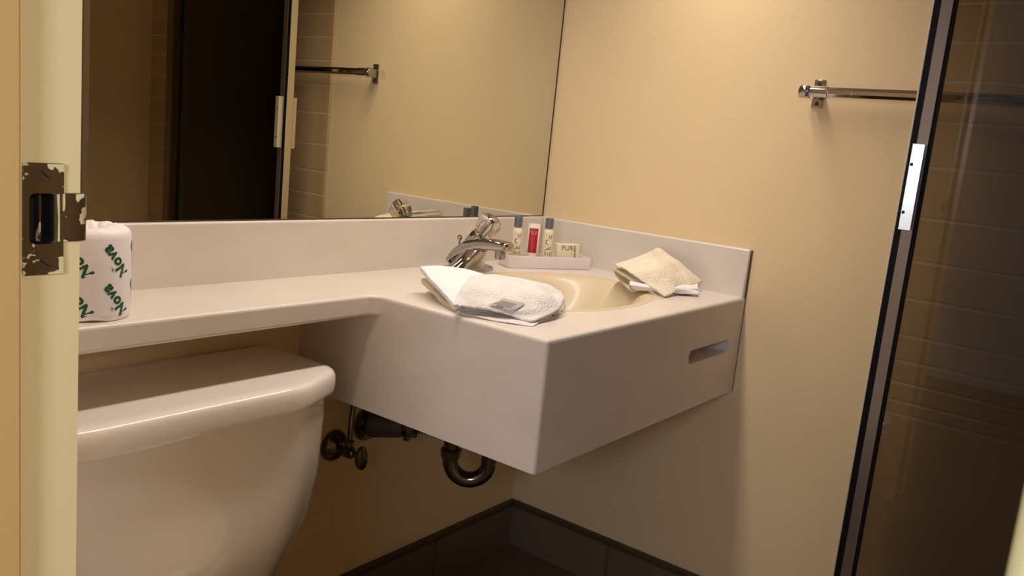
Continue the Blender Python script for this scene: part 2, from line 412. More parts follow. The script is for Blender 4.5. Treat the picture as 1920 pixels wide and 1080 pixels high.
# aprons
slot = rrect(-0.246, -0.1115, -0.058, -0.0835, 0.0125)
me = shape2d([[(XE+rq, ZB), (-0.0005, ZB), (-0.0005, -0.0063), (XE+rq, -0.0063)], slot], 0.020, MXZ(YF+0.0097))
fa = obj('front_apron', me, m_van, t, angle=50)
rp = rq+0.0003
path = [(XE-0.0003, -0.0005, 1, 0), (XE-0.0003, SH-0.019, 1, 0), (XE-0.0003, SH-0.0205, 1, 0), (XE-0.0003, YF+rq, 1, 0)] + [(XE+rq-rp*math.cos(math.radians(a)), YF+rq-rp*math.sin(math.radians(a)), math.cos(math.radians(a)), math.sin(math.radians(a))) for a in (18, 36, 54, 72, 90)]
bm = NB(); loft(bm, [[Vector((x, y, ZB)), Vector((x, y, -0.0063 if y < SH-0.02 else -0.030)), Vector((x+nx*0.018, y+ny*0.018, -0.0063 if y < SH-0.02 else -0.030)), Vector((x+nx*0.018, y+ny*0.018, ZB))] for x, y, nx, ny in path])
obj('side_apron', bm, m_van, t)
# slot's shallow pocket behind the front
bm = NB()
pr_ = rrect(-0.2475, -0.113, -0.0565, -0.082, 0.0135)
rings = [[Vector((x, YF+0.018, z)) for x, z in pr_], [Vector((x, YF+0.050, z)) for x, z in pr_]]
loft(bm, rings, cap0=False); obj('slot_pocket', bm, m_van, t)
# backsplash and side splash
def splash(nm, a, b2): return obj(nm, boxm(a, b2), m_van, t, bev=0.004, bseg=3)
splash('backsplash', (-1.489, -0.0115, -0.006), (-0.0005, -0.0003, 0.1022))
splash('side_splash', (-0.0118, -0.5485, -0.006), (-0.0003, -0.0116, 0.1022))
obj('caulk_line', boxm((-0.0022, -0.5510, -0.2070), (0.0, -0.5480, 0.101)), mat('dark_caulk', (96, 80, 58), 0.7), t, smooth=False, label='dark caulk line where the counter end meets the wall')

# ------------------------------------------------------------------ faucet
FX = -0.370
t = thing('faucet', 'chrome single handle faucet with clear fluted knob behind the basin', 'faucet', (FX, -0.08, 0.001))
bm = NB(); rings = []
for f, z in [(1.0, 0.0005), (1.0, 0.004), (0.97, 0.007), (0.90, 0.0095)]:
    ring = []
    for k in range(48):
        a = 2*math.pi*k/48; ca, sa = math.cos(a), math.sin(a)
        ring.append(Vector((FX + 0.080*f*math.copysign(abs(ca)**0.55, ca), -0.078 + 0.029*f*math.copysign(abs(sa)**0.75, sa), z)))
    rings.append(ring)
loft(bm, rings); obj('base_plate', bm, m_chrome, t)
# saddle hub swelling out of the plate
bm = NB(); rings = []
for z, rx, ry, dy in [(0.008, 0.064, 0.026, -0.002), (0.014, 0.050, 0.027, -0.004), (0.022, 0.038, 0.029, -0.007), (0.034, 0.029, 0.031, -0.012), (0.048, 0.024, 0.032, -0.018), (0.058, 0.021, 0.026, -0.020), (0.063, 0.016, 0.018, -0.018)]:
    rings.append([Vector((FX+rx*math.cos(2*math.pi*k/32), -0.079+dy+ry*math.sin(2*math.pi*k/32), z)) for k in range(32)])
loft(bm, rings); obj('body', bm, m_chrome, t)
# arched spout
secs = [(-0.046, 0.012, 0.033, 0.006), (-0.056, 0.026, 0.031, 0.010), (-0.070, 0.040, 0.028, 0.014), (-0.090, 0.053, 0.025, 0.0155), (-0.115, 0.062, 0.022, 0.0145), (-0.140, 0.0655, 0.0195, 0.0125), (-0.165, 0.0665, 0.018, 0.0115), (-0.186, 0.0660, 0.017, 0.0105), (-0.192, 0.0655, 0.014, 0.008)]
bm = NB(); rings = []
for i, (y, z, hw, hh) in enumerate(secs):
    a0 = secs[max(0, i-1)]; a1 = secs[min(len(secs)-1, i+1)]
    d = Vector((0, a1[0]-a0[0], a1[1]-a0[1])).normalized(); nrm = Vector((0, -d.z, d.y)); nrm = nrm if nrm.z > 0 else -nrm
    ring = []
    for k in range(24):
        a = 2*math.pi*k/24; ca, sa = math.cos(a), math.sin(a)
        ring.append(Vector((FX, y, z)) + Vector((1, 0, 0))*hw*math.copysign(abs(ca)**0.6, ca) + nrm*hh*math.copysign(abs(sa)**0.6, sa))
    rings.append(ring)
loft(bm, rings); obj('spout', bm, m_chrome, t, sub=1)
bm = NB(); lathe(bm, [(0.0100, -0.016), (0.0112, -0.015), (0.0112, 0.0), (0.0112, 0.006)], (FX, -0.168, 0.055), (0, 0, 1), 24); obj('aerator', bm, m_chrome, t)
KB = Vector((FX-0.001, -0.106, 0.0735)); KD = Vector((-0.003, -0.044, 0.052)).normalized()
bm = NB(); lathe(bm, [(0.019, -0.030), (0.0195, -0.012), (0.0185, 0.004), (0.016, 0.012), (0.017, 0.0135), (0.017, 0.015), (0.010, 0.0155)], KB, KD, 32); obj('stem_cone', bm, m_chrome, t)
bm = NB(); lathe(bm, [(0.010, 0.0158), (0.0165, 0.017), (0.0195, 0.022), (0.0225, 0.032), (0.0245, 0.042), (0.0240, 0.048), (0.021, 0.054), (0.015, 0.0575), (0.010, 0.0580)], KB, KD, 96, 0.055, 14)
kn = obj('handle_knob', bm, m_acr, t, angle=60, label='clear fluted acrylic knob')
bm = NB(); lathe(bm, [(0.0125, 0.0582), (0.0130, 0.0592), (0.0110, 0.0605), (0.0001, 0.0612)], KB, KD, 28); obj('knob_cap', bm, m_chrome, kn)
bm = NB(); lathe(bm, [(0.0055, 0.0165), (0.0055, 0.0570)], KB, KD, 20); obj('knob_core', bm, m_chrome, kn)
bm = NB(); lathe(bm, [(0.0022, 0.0), (0.0022, 0.052), (0.0050, 0.053), (0.0060, 0.058), (0.0040, 0.062), (0.0001, 0.063)], (FX, -0.056, 0.010), (0, 0, 1), 18); obj('lift_rod', bm, m_chrome, t)

# ------------------------------------------------------------------ amenity tray and what stands in it
TD = Vector((0.889, -0.458, 0)).normalized(); TN = Vector((-TD.y, TD.x, 0)); TN = TN if TN.y > 0 else -TN   # TN points to the corner
TO = Vector((-0.2395, -0.0915, 0.0))
def tp(u, v, z): return TO + TD*u + TN*v + Vector((0, 0, z))
t = thing('amenity_tray', 'small white plastic tray holding toiletries in the counter corner', 'tray', tp(0.105, 0.02, 0.0005))
TLN, TW, TH = 0.213, 0.052, 0.027
me = shape2d([rrect(0, 0, TLN, TW, 0.003), rrect(0.003, 0.003, TLN-0.003, TW-0.003, 0.003)], TH, Matrix.Translation((0, 0, TH/2+0.0006)), bevel=0.0008, res=2)
RB = Matrix((TD, TN, Vector((0, 0, 1)))).transposed().to_4x4(); RB.translation = TO
me.transform(RB); obj('rim', me, m_tray, t)
me = shape2d([rrect(0.0025, 0.0025, TLN-0.0025, TW-0.0025, 0.003)], 0.003, Matrix.Translation((0, 0, 0.0022))); me.transform(RB)
obj('floor_panel', me, m_tray, t)
TZ = 0.0040
CAMXY = Vector((-1.7263, -1.2159))
def wrapfn(c, r_, th0, z0, ang, rfun=None, lift=0.0003):
    def fn(q):
        x, y = rot2(q, ang)
        z = z0+y; rr = (rfun(z) if rfun else r_)+lift; th = th0+x/rr
        return Vector((c.x+rr*math.cos(th), c.y+rr*math.sin(th), z))
    return fn
def bottle(u, v, label, turn):
    c = tp(u, v, TZ); th = math.atan2(CAMXY.y-c.y, CAMXY.x-c.x)+turn
    o = thing('lotion_bottle', label, 'bottle', c, 'grey capped lotion bottles in the tray')
    bm = NB(); lathe(bm, [(0.0001, 0.0), (0.0095, 0.0002), (0.0108, 0.003), (0.0112, 0.010), (0.0112, 0.074), (0.0108, 0.080), (0.0075, 0.0845), (0.0070, 0.088)], c, (0, 0, 1), 32)
    bo = obj('bottle_body', bm, m_bot, o)
    bm = NB(); put(bm, text_tris('PURE', 0.021, 0.00005, spacing=1.05), wrapfn(c, 0.0112, th, c.z+0.049, -math.pi/2))
    obj('lettering', bm, m_print, bo, smooth=False)
    bm = NB(); lathe(bm, [(0.0084, 0.086), (0.0092, 0.0865), (0.0092, 0.1085), (0.0086, 0.1095), (0.0001, 0.1096)], c, (0, 0, 1), 28, 0.015, 14)
    obj('cap', bm, m_cap, o)
bottle(0.028, 0.026, 'cream lotion bottle with grey cap left of the red tube', 0.15)
bottle(0.107, 0.026, 'cream lotion bottle with grey cap right of the red tube', 0.15)
c = tp(0.067, 0.022, TZ); th = math.atan2(CAMXY.y-c.y, CAMXY.x-c.x)
o = thing('lotion_tube', 'white squeeze tube with red label standing between two bottles', 'tube', c)
ex = Vector((-math.sin(th), math.cos(th), 0)); ey = Vector((math.cos(th), math.sin(th), 0))
bm = NB(); rings = []
for z, a, b_ in [(0.0205, 0.0110, 0.0110), (0.024, 0.0122, 0.0112), (0.045, 0.0128, 0.0090), (0.070, 0.0133, 0.0050), (0.085, 0.0136, 0.0022), (0.092, 0.0137, 0.0012), (0.0955, 0.0128, 0.0010)]:
    rings.append([c + ex*a*math.cos(2*math.pi*k/32) + ey*b_*math.sin(2*math.pi*k/32) + Vector((0, 0, z)) for k in range(32)])
loft(bm, rings); tb = obj('tube_body', bm, m_tube, o)
bm = NB(); lathe(bm, [(0.0095, 0.0), (0.0105, 0.001), (0.0108, 0.0195), (0.0100, 0.0203)], c, (0, 0, 1), 28); obj('cap', bm, m_tube, o)
def tubeface(x, z):                                            # point on the tube's front face
    P = [(0.024, 0.0122, 0.0112), (0.045, 0.0128, 0.0090), (0.070, 0.0133, 0.0050), (0.085, 0.0136, 0.0022), (0.095, 0.0130, 0.0010)]
    for (z0, a0, b0), (z1, a1, b1) in zip(P, P[1:]):
        if z <= z1: break
    f = max(0, min(1, (z-z0)/(z1-z0))); a = a0+(a1-a0)*f; b_ = b0+(b1-b0)*f
    return a, b_*math.sqrt(max(0, 1-(x/a)**2))
bm = NB(); g = []
for j in range(9):
    z = 0.030+0.055*j/8
    row = []
    for i in range(9):
        x = (-1+2*i/8)*0.0100; a, d = tubeface(x, z); row.append(bm.verts.new(c + ex*x + ey*(d+0.0005) + Vector((0, 0, z))))
    g.append(row)
for j in range(8):
    for i in range(8): bm.faces.new((g[j][i], g[j][i+1], g[j+1][i+1], g[j+1][i]))
lb = obj('red_label', bm, m_red, tb, label='red label panel on the tube')
bm = NB()                                                     # three illegible lines of pale print
for zz, x0, x1 in ((0.0775, -0.007, 0.007), (0.0750, -0.006, 0.007), (0.0725, -0.002, 0.007)):
    vs = []
    for x, z in ((x0, zz-0.0006), (x1, zz-0.0006), (x1, zz+0.0006), (x0, zz+0.0006)):
        vs.append(bm.verts.new(c + ex*x + ey*(tubeface(x, z)[1]+0.0009) + Vector((0, 0, z))))
    bm.faces.new(vs)
PRN = obj('printed_lines', bm, m_pink, tb, smooth=False)
# soap carton
c = tp(0.157, 0.020, TZ)
o = thing('soap_carton', 'small cream soap carton lettered PURE at right end of tray', 'soap box', c)
ex = TD; ey = -TN; tilt = 0.10
def sp_(x, d, z): return c + ex*x + ey*(d*math.cos(tilt)-z*math.sin(tilt)*0.5) + Vector((0, 0, z*math.cos(tilt)))
bm = NB(); v = [bm.verts.new(sp_(x, d, z)) for z in (0, 0.053) for x, d in ((-0.029, -0.008), (0.029, -0.008), (0.029, 0.008), (-0.029, 0.008))]
for f in [(3, 2, 1, 0), (4, 5, 6, 7), (0, 1, 5, 4), (1, 2, 6, 5), (2, 3, 7, 6), (3, 0, 4, 7)]: bm.faces.new([v[i] for i in f])
ca = obj('carton', bm, m_box, o, bev=0.0012)
bm = NB()
put(bm, text_tris('PURE', 0.0155, 0.0001, spacing=1.1), lambda q: sp_(q.x+0.001, 0.0084, 0.0435+q.y))
for k, z in enumerate((0.0335, 0.0265)):
    put(bm, text_tris('E', 0.011, 0.0001), lambda q, z=z: sp_(q.x+0.0175, 0.0084, z+q.y))
put(bm, text_tris('-', 0.012, 0.0001), lambda q: sp_(q.x+0.0085, 0.0084, 0.0335+q.y))
obj('lettering', bm, m_print, ca, smooth=False)

# ------------------------------------------------------------------ folded washcloths
def bez4(P, u):
    n = len(P)-1; f = u*n; i = min(int(f), n-1); s = f-i
    def g(k): return Vector(P[max(0, min(n, k))]) if 0 <= k <= n else (2*Vector(P[0])-Vector(P[1]) if k < 0 else 2*Vector(P[n])-Vector(P[n-1]))
    a, b_, c_, d = g(i-1), g(i), g(i+1), g(i+2)
    return 0.5*((2*b_)+(-a+c_)*s+(2*a-5*b_+4*c_-d)*s*s+(-a+3*b_-3*c_+d)*s**3)
def sheet(ctrl, nu=34, nv=28, wrinkle=0.0012, scal=None, seed=0.0, dz=0.0, wscale=28):
    bm = NB(); g = []
    for j in range(nv+1):
        row = []
        for i in range(nu+1):
            cols = [bez4(r_, i/nu) for r_ in ctrl]
            q = bez4(cols, j/nv)
            q.z += dz + wrinkle*noise.noise(Vector((q.x*wscale+seed, q.y*wscale, seed)))*2
            if scal:
                e = scal(i/nu, j/nv); q = q + e
            q.z = max(q.z, 0.0022)
            row.append(bm.verts.new(q))
        g.append(row)
    for j in range(nv):
        for i in range(nu): bm.faces.new((g[j][i], g[j][i+1], g[j+1][i+1], g[j+1][i]))
    for f in bm.faces: f.normal_update()
    if sum(f.normal.z for f in bm.faces) < 0: bmesh.ops.reverse_faces(bm, faces=bm.faces[:])
    return bm
def cloth(name, bm, m, parent, th, label=None):
    me = bpy.data.meshes.new(name); bm.to_mesh(me); bm.free()
    o = obj(name, me, m, parent, label=label, sub=1)
    md = o.modifiers.new('solid', 'SOLIDIFY'); md.thickness = th; md.offset = -1
    o.modifiers.move(1, 0)
    return o
FLAP = [[(-0.628,-0.311,0.050),(-0.582,-0.344,0.050),(-0.547,-0.388,0.046),(-0.544,-0.442,0.038)],
  [(-0.688,-0.347,0.046),(-0.653,-0.389,0.044),(-0.618,-0.435,0.040),(-0.567,-0.462,0.030)],
  [(-0.725,-0.365,0.034),(-0.693,-0.402,0.028),(-0.666,-0.454,0.022),(-0.603,-0.474,0.018)],
  [(-0.748,-0.378,0.024),(-0.720,-0.398,0.017),(-0.687,-0.444,0.010),(-0.671,-0.478,0.006)]]
REAR = [[(-0.655,-0.214,0.050),(-0.626,-0.235,0.052),(-0.598,-0.267,0.050),(-0.573,-0.302,0.044)],
  [(-0.687,-0.268,0.040),(-0.663,-0.289,0.042),(-0.657,-0.321,0.040),(-0.627,-0.335,0.034)],
  [(-0.705,-0.316,0.025),(-0.687,-0.337,0.030),(-0.680,-0.352,0.026),(-0.662,-0.366,0.020)],
  [(-0.719,-0.357,0.012),(-0.690,-0.367,0.014),(-0.685,-0.372,0.010),(-0.683,-0.385,0.008)]]
MIDL = [[(-0.650,-0.214,0.028),(-0.624,-0.236,0.030),(-0.588,-0.261,0.032),(-0.568,-0.311,0.030)],
  [(-0.667,-0.252,0.020),(-0.644,-0.273,0.024),(-0.626,-0.306,0.024),(-0.606,-0.343,0.020)],
  [(-0.693,-0.305,0.011),(-0.675,-0.328,0.014),(-0.668,-0.355,0.014),(-0.657,-0.385,0.010)],
  [(-0.709,-0.348,0.004),(-0.692,-0.370,0.006),(-0.685,-0.387,0.006),(-0.683,-0.413,0.005)]]
BASE = [[(-0.634,-0.215,0.003),(-0.554,-0.194,0.008),(-0.515,-0.277,0.020),(-0.527,-0.427,0.020)],
  [(-0.648,-0.249,0.003),(-0.625,-0.271,0.008),(-0.574,-0.336,0.016),(-0.536,-0.440,0.012)],
  [(-0.673,-0.295,0.003),(-0.678,-0.341,0.006),(-0.644,-0.404,0.008),(-0.602,-0.459,0.006)],
  [(-0.715,-0.360,0.003),(-0.714,-0.411,0.003),(-0.699,-0.456,0.003),(-0.681,-0.486,0.003)]]
SIDE = [[(-0.630,-0.429,0.024),(-0.588,-0.431,0.026),(-0.545,-0.427,0.028),(-0.519,-0.429,0.028)],
  [(-0.647,-0.448,0.017),(-0.604,-0.447,0.018),(-0.560,-0.441,0.020),(-0.523,-0.434,0.019)],
  [(-0.658,-0.463,0.010),(-0.615,-0.459,0.010),(-0.565,-0.449,0.011),(-0.523,-0.436,0.010)],
  [(-0.662,-0.473,0.004),(-0.622,-0.469,0.004),(-0.572,-0.456,0.004),(-0.534,-0.443,0.004)]]
RTOP = [[(-0.177,-0.323,0.045),(-0.150,-0.336,0.055),(-0.117,-0.355,0.068),(-0.018,-0.338,0.079)],
  [(-0.207,-0.379,0.036),(-0.183,-0.401,0.045),(-0.143,-0.416,0.053),(-0.045,-0.397,0.062)],
  [(-0.202,-0.421,0.020),(-0.179,-0.438,0.028),(-0.134,-0.444,0.036),(-0.049,-0.438,0.042)],
  [(-0.209,-0.467,0.006),(-0.153,-0.466,0.010),(-0.096,-0.468,0.016),(-0.032,-0.463,0.022)]]
RROLL = [[(-0.188,-0.370,0.022),(-0.155,-0.402,0.022),(-0.108,-0.433,0.022),(-0.054,-0.463,0.020)],
  [(-0.227,-0.394,0.018),(-0.197,-0.425,0.018),(-0.158,-0.459,0.018),(-0.098,-0.485,0.016)],
  [(-0.222,-0.396,0.008),(-0.198,-0.429,0.008),(-0.156,-0.460,0.008),(-0.115,-0.496,0.008)],
  [(-0.213,-0.397,0.004),(-0.185,-0.427,0.004),(-0.153,-0.459,0.004),(-0.111,-0.495,0.004)]]
RLOW = [[(-0.167,-0.319,0.030),(-0.115,-0.319,0.034),(-0.096,-0.347,0.040),(-0.054,-0.370,0.045)],
  [(-0.167,-0.329,0.018),(-0.126,-0.334,0.022),(-0.100,-0.358,0.028),(-0.045,-0.380,0.032)],
  [(-0.194,-0.365,0.008),(-0.168,-0.372,0.012),(-0.137,-0.386,0.018),(-0.064,-0.404,0.022)],
  [(-0.222,-0.399,0.004),(-0.207,-0.403,0.006),(-0.166,-0.415,0.014),(-0.084,-0.428,0.016)]]
t = thing('washcloth', 'folded white washcloth with grey sewn label at the basin left front', 'washcloth', (-0.62, -0.34, 0.002), 'folded washcloths on the counter')
WL1 = t
scallop = lambda amp: (lambda u, v: Vector((-0.6, -0.8, 0.25))*amp*math.sin(u*62)*max(0, (v-0.93)/0.07))
cloth('under_fold', sheet(BASE, scal=scallop(0.0013), seed=3), m_terry, t, 0.003)
cloth('middle_fold', sheet(MIDL, seed=5), m_terry_c, t, 0.011, 'cream hemmed fold between the layers')
cloth('rear_fold', sheet(REAR, wrinkle=0.0008, seed=8), m_terry_w, t, 0.010, 'smooth white rear fold')
cloth('side_fold', sheet(SIDE, wrinkle=0.0025, seed=14, wscale=60), m_terry_w, t, 0.004)
cloth('side_fold', sheet([[Vector(q)+Vector((0.006, 0.001, -0.0075)) for q in r_] for r_ in SIDE], wrinkle=0.0025, seed=15, wscale=60), m_terry, t, 0.003)
fl = cloth('front_flap', sheet(FLAP, wrinkle=0.0030, scal=scallop(0.0009), seed=11), m_terry, t, 0.0045, 'nubby front flap with scalloped hem')
def onflap(u, v, lift):
    cols = lambda uu: [bez4(r_, uu) for r_ in FLAP]
    q = bez4(cols(u), v); q.z += 0.0030*noise.noise(Vector((q.x*28+11, q.y*28, 11)))*2
    e = 0.01; a = bez4(cols(u+e), v)-bez4(cols(u-e), v); b_ = bez4(cols(u), v+e)-bez4(cols(u), v-e)
    n = a.cross(b_).normalized(); n = n if n.z > 0 else -n
    return q + n*lift
def patch(u0, v0, u1, v1, lift, nu=10, nv=10, sk=0.0):
    bm = NB(); g = [[bm.verts.new(onflap(u0+(u1-u0)*i/nu+sk*j/nv, v0+(v1-v0)*j/nv, lift)) for i in range(nu+1)] for j in range(nv+1)]
    for j in range(nv):
        for i in range(nu): bm.faces.new((g[j][i], g[j][i+1], g[j+1][i+1], g[j+1][i]))
    return bm
tg = obj('sewn_label', patch(0.44, 0.56, 0.64, 0.86, 0.0026, sk=-0.03), m_tag, fl, label='grey woven care label')
bm = patch(0.47, 0.80, 0.53, 0.84, 0.0032); obj('printed_mark', bm, m_tagd, fl)
bm = NB()
for k in range(5):
    for j in range(1):
        v0 = 0.64+0.032*k; g = [[bm.verts.new(onflap(0.455+0.14*i/6-0.04*(v0-0.6)/0.26, v0+0.010*jj, 0.0031)) for i in range(7)] for jj in range(2)]
        for i in range(6): bm.faces.new((g[0][i], g[0][i+1], g[1][i+1], g[1][i]))
obj('printed_lines', bm, m_tagd, fl)

t = thing('washcloth', 'folded washcloth, warm wall bounce painted in, leaning on the side splash at basin right', 'washcloth', (-0.13, -0.41, 0.002), 'folded washcloths on the counter')
cloth('under_fold', sheet(RLOW, seed=21), m_terry_c, t, 0.004)
cloth('middle_fold', sheet([[Vector(q)+Vector((0.006, 0.006, -0.011)) for q in r_] for r_ in RTOP], seed=25), m_terry_c, t, 0.006)
cloth('rolled_fold', sheet(RROLL, wrinkle=0.0006, seed=23), m_terry_w, t, 0.012, 'white rolled fold under the top flap')
cloth('top_flap', sheet(RTOP, wrinkle=0.0032, scal=lambda u, v: Vector((0, 0, 1))*0.0010*math.sin(u*55)*max(0, (v-0.93)/0.07)+Vector((0, 0, 1))*0.0008*math.sin(v*55)*max(0, (0.06-u)/0.06), seed=27), m_terry_c, t, 0.005)

# ------------------------------------------------------------------ wrapped toilet roll
c = Vector((-1.188, -0.128, 0.0008)); R_ = 0.0515
t = thing('wrapped_toilet_roll', 'toilet roll in white paper wrap printed green Nova standing on the shelf', 'toilet roll', c)
bm = NB(); rings = []; n = 72
prof = [(0.044, 0.0030), (0.0500, 0.0), (0.0513, 0.003), (R_, 0.010), (R_, 0.060), (R_, 0.104), (0.0508, 0.110), (0.0480, 0.1145), (0.0430, 0.1170), (0.034, 0.1180), (0.024, 0.1170), (0.018, 0.112), (0.012, 0.106)]
for i, (r_, z) in enumerate(prof):
    ring = []
    for k in range(n):
        a = 2*math.pi*k/n; rr = r_; zz = z
        if i >= 8: zz += 0.0018*math.sin(11*a+i)*(1 if i > 8 else 0.6) + 0.0012*math.sin(23*a+2*i)
        if i <= 1: zz += 0.0022*max(0, math.sin(3*a+1.0))**3
        ring.append(Vector((c.x+rr*math.cos(a), c.y+rr*math.sin(a), c.z+zz)))
    rings.append(ring)
loft(bm, rings, cap0=True, cap1=True)
th0 = math.atan2(CAMXY.y-c.y, CAMXY.x-c.x)
lt = NB(); big = text_tris('Nova', 0.0205, 0.0009, 0.18, 1.10)
ang = math.radians(128)
for col in range(-2, 4):
    for row in range(-2, 3):
        thc = th0 + 0.70 + col*0.93
        zc = 0.0305 + 0.0505*(row+0.5) - 0.0005 + (0.018 if col % 2 else 0)
        zc = 0.0260 + 0.0505*row + (0.001 if col % 2 else 0.0)
        tv = []
        ok = all(0.004 < zc + rot2(q, ang)[1] < 0.1085 for q in big[0])
        fn = wrapfn(c, R_, thc, c.z+zc, ang, lift=0.0004)
        if ok: put(lt, big, fn)
        elif -0.02 < zc < 0.12:                                  # cut at the wrapper's rounded ends
            keep = [f for f in big[1] if all(0.004 < zc + rot2(big[0][i], ang)[1] < 0.1085 for i in f)]
            put(lt, (big[0], keep), fn)
        # the fine star sparkle beside the o
        sc = Vector((-0.004, 0.011, 0))
        for a, L in ((0.0, 0.012), (0.9, 0.009), (1.8, 0.008), (2.5, 0.010)):
            d = Vector((math.cos(a), math.sin(a), 0)); nn = Vector((-d.y, d.x, 0))
            q4 = [sc-d*L*0.6, sc+nn*0.00022, sc+d*L*0.6, sc-nn*0.00022]
            if all(0.006 < zc + rot2(q, ang)[1] < 0.108 for q in q4): put(lt, (q4, [[0, 1, 2, 3]]), fn)
wr = obj('paper_wrapper', bm, m_paper, t, angle=70)
loose = [v for v in lt.verts if not v.link_faces]
bmesh.ops.delete(lt, geom=loose, context='VERTS')
obj('printed_logo', lt, m_green, wr, smooth=False, label='green diagonal Nova lettering')
bm = NB(); lathe(bm, [(0.018, 0.100), (0.018, 0.109)], c, (0, 0, 1), 24); obj('cardboard_core', bm, mat('core_card', (190, 165, 130), 0.8), t)

# ------------------------------------------------------------------ toilet
TC = -1.080
t = thing('toilet', 'bisque toilet with tapered tank tucked under the counter shelf', 'toilet', (TC, -0.3, FL))
def plan(hw, yb, yf, ch, dy, n=5):
    """Tank outline: straight front with long softened chamfers, square back."""
    P = [(TC-hw, yb), (TC-hw, yf+dy), (TC-hw+ch, yf), (TC+hw-ch, yf), (TC+hw, yf+dy), (TC+hw, yb)]
    out = []
    for i, q in enumerate(P):
        q = Vector((*q, 0)); a = Vector((*P[i-1], 0)); b_ = Vector((*P[(i+1) % 6], 0))
        r_ = 0.006 if i in (0, 5) else 0.030
        p0 = q+(a-q).normalized()*r_; p1 = q+(b_-q).normalized()*r_
        for k in range(n+1):
            s = k/n; out.append((1-s)**2*p0+2*s*(1-s)*q+s*s*p1)
    return out
bm = NB(); rings = []
for z, hw, yf, ch in [(-0.1545, 0.272, -0.226, 0.100), (-0.20, 0.2735, -0.2275, 0.100), (-0.29, 0.2715, -0.224, 0.100), (-0.37, 0.2600, -0.217, 0.095), (-0.43, 0.236, -0.208, 0.090), (-0.48, 0.208, -0.198, 0.080), (-0.53, 0.172, -0.190, 0.070), (-0.57, 0.150, -0.186, 0.06)]:
    rings.append([Vector((q.x, q.y, z)) for q in plan(hw, -0.018, yf, ch, 0.052)])
loft(bm, rings); obj('tank', bm, m_por, t, angle=70)
bm = NB(); rings = []
for z, s, zs_ in [(-0.1565, 0.976, 0), (-0.1550, 0.990, 0), (-0.148, 0.999, 0), (-0.135, 1.0, 0), (-0.127, 0.996, 0), (-0.121, 0.985, 0), (-0.1172, 0.965, 0), (-0.1158, 0.93, 0), (-0.1154, 0.80, 0), (-0.1150, 0.4, 0)]:
    base = plan(0.2790, -0.014, -0.247, 0.110, 0.054)
    cc = Vector((TC, -0.12, 0))
    rings.append([Vector(((q.x-cc.x)*s+cc.x, (q.y-cc.y)*(s if q.y < -0.05 else 1-(1-s)*0.3)+cc.y, z)) for q in base])
loft(bm, rings); obj('tank_lid', bm, m_por, t, angle=70)
# bowl and seat, below the frame but still there
bm = NB(); rings = []
for z, rx, ry, cy in [(FL, 0.115, 0.21, -0.40), (FL+0.02, 0.12, 0.215, -0.40), (FL+0.10, 0.105, 0.20, -0.39), (FL+0.20, 0.12, 0.22, -0.42), (FL+0.28, 0.165, 0.24, -0.455), (FL+0.335, 0.182, 0.245, -0.47), (FL+0.345, 0.17, 0.235, -0.47)]:
    rings.append([Vector((TC+rx*math.cos(2*math.pi*k/40), cy+ry*math.sin(2*math.pi*k/40), z)) for k in range(40)])
loft(bm, rings); obj('bowl', bm, m_por, t, angle=70)
bm = NB(); rings = []
for z, s in [(FL+0.346, 0.97), (FL+0.350, 1.0), (FL+0.362, 1.0), (FL+0.367, 0.97), (FL+0.368, 0.6)]:
    rings.append([Vector((TC+0.186*s*math.cos(2*math.pi*k/40), -0.475+0.235*s*math.sin(2*math.pi*k/40), z)) for k in range(40)])
loft(bm, rings); obj('seat_lid', bm, m_por, t, angle=70)

# ------------------------------------------------------------------ plumbing under the basin
t = thing('stop_valve', 'dark metal stop valve with oval handle on wall beside toilet tank', 'valve', (-0.634, 0, -0.35))
V0 = Vector((-0.634, -0.0005, -0.350))
bm = NB(); lathe(bm, [(0.0320, 0), (0.0318, 0.004), (0.028, 0.010), (0.020, 0.017), (0.012, 0.020), (0.010, 0.021)], V0, (0, -1, 0), 36); obj('escutcheon', bm, m_dchrome, t)
bm = NB(); lathe(bm, [(0.0075, 0.018), (0.0075, 0.034), (0.011, 0.0345), (0.0125, 0.038), (0.0125, 0.052), (0.0105, 0.056), (0.008, 0.057), (0.0055, 0.060), (0.0055, 0.072)], V0, (0, -1, 0), 8); obj('valve_body', bm, m_dchrome, t, angle=25)
bm = NB(); hc = V0+Vector((0.004, -0.072, -0.004)); rings = []
for d, s in [(0, 0.75), (0.002, 0.95), (0.006, 1.0), (0.010, 0.95), (0.012, 0.75)]:
    rings.append([hc+Vector((0.0145*s*math.cos(a)-0.006*s*math.sin(a)*0, -d, 0.024*s*math.sin(a)-0.002*math.cos(a))) for a in [2*math.pi*k/28 for k in range(28)]])
loft(bm, rings); obj('oval_handle', bm, m_dchrome, t)
bm = NB(); lathe(bm, [(0.0085, 0), (0.0095, 0.002), (0.0095, 0.012), (0.006, 0.014)], V0+Vector((0.0, -0.045, 0.010)), (0.05, 0, 1), 6); obj('compression_nut', bm, m_dchrome, t, angle=20)
bm = NB(); tube(bm, spline([V0+Vector((0.001, -0.045, 0.020)), V0+Vector((0.004, -0.044, 0.08)), V0+Vector((0.016, -0.046, 0.16)), V0+Vector((0.06, -0.05, 0.26)), V0+Vector((0.10, -0.06, 0.30))]), 0.0052, 14); obj('supply_tube', bm, m_dchrome, t)

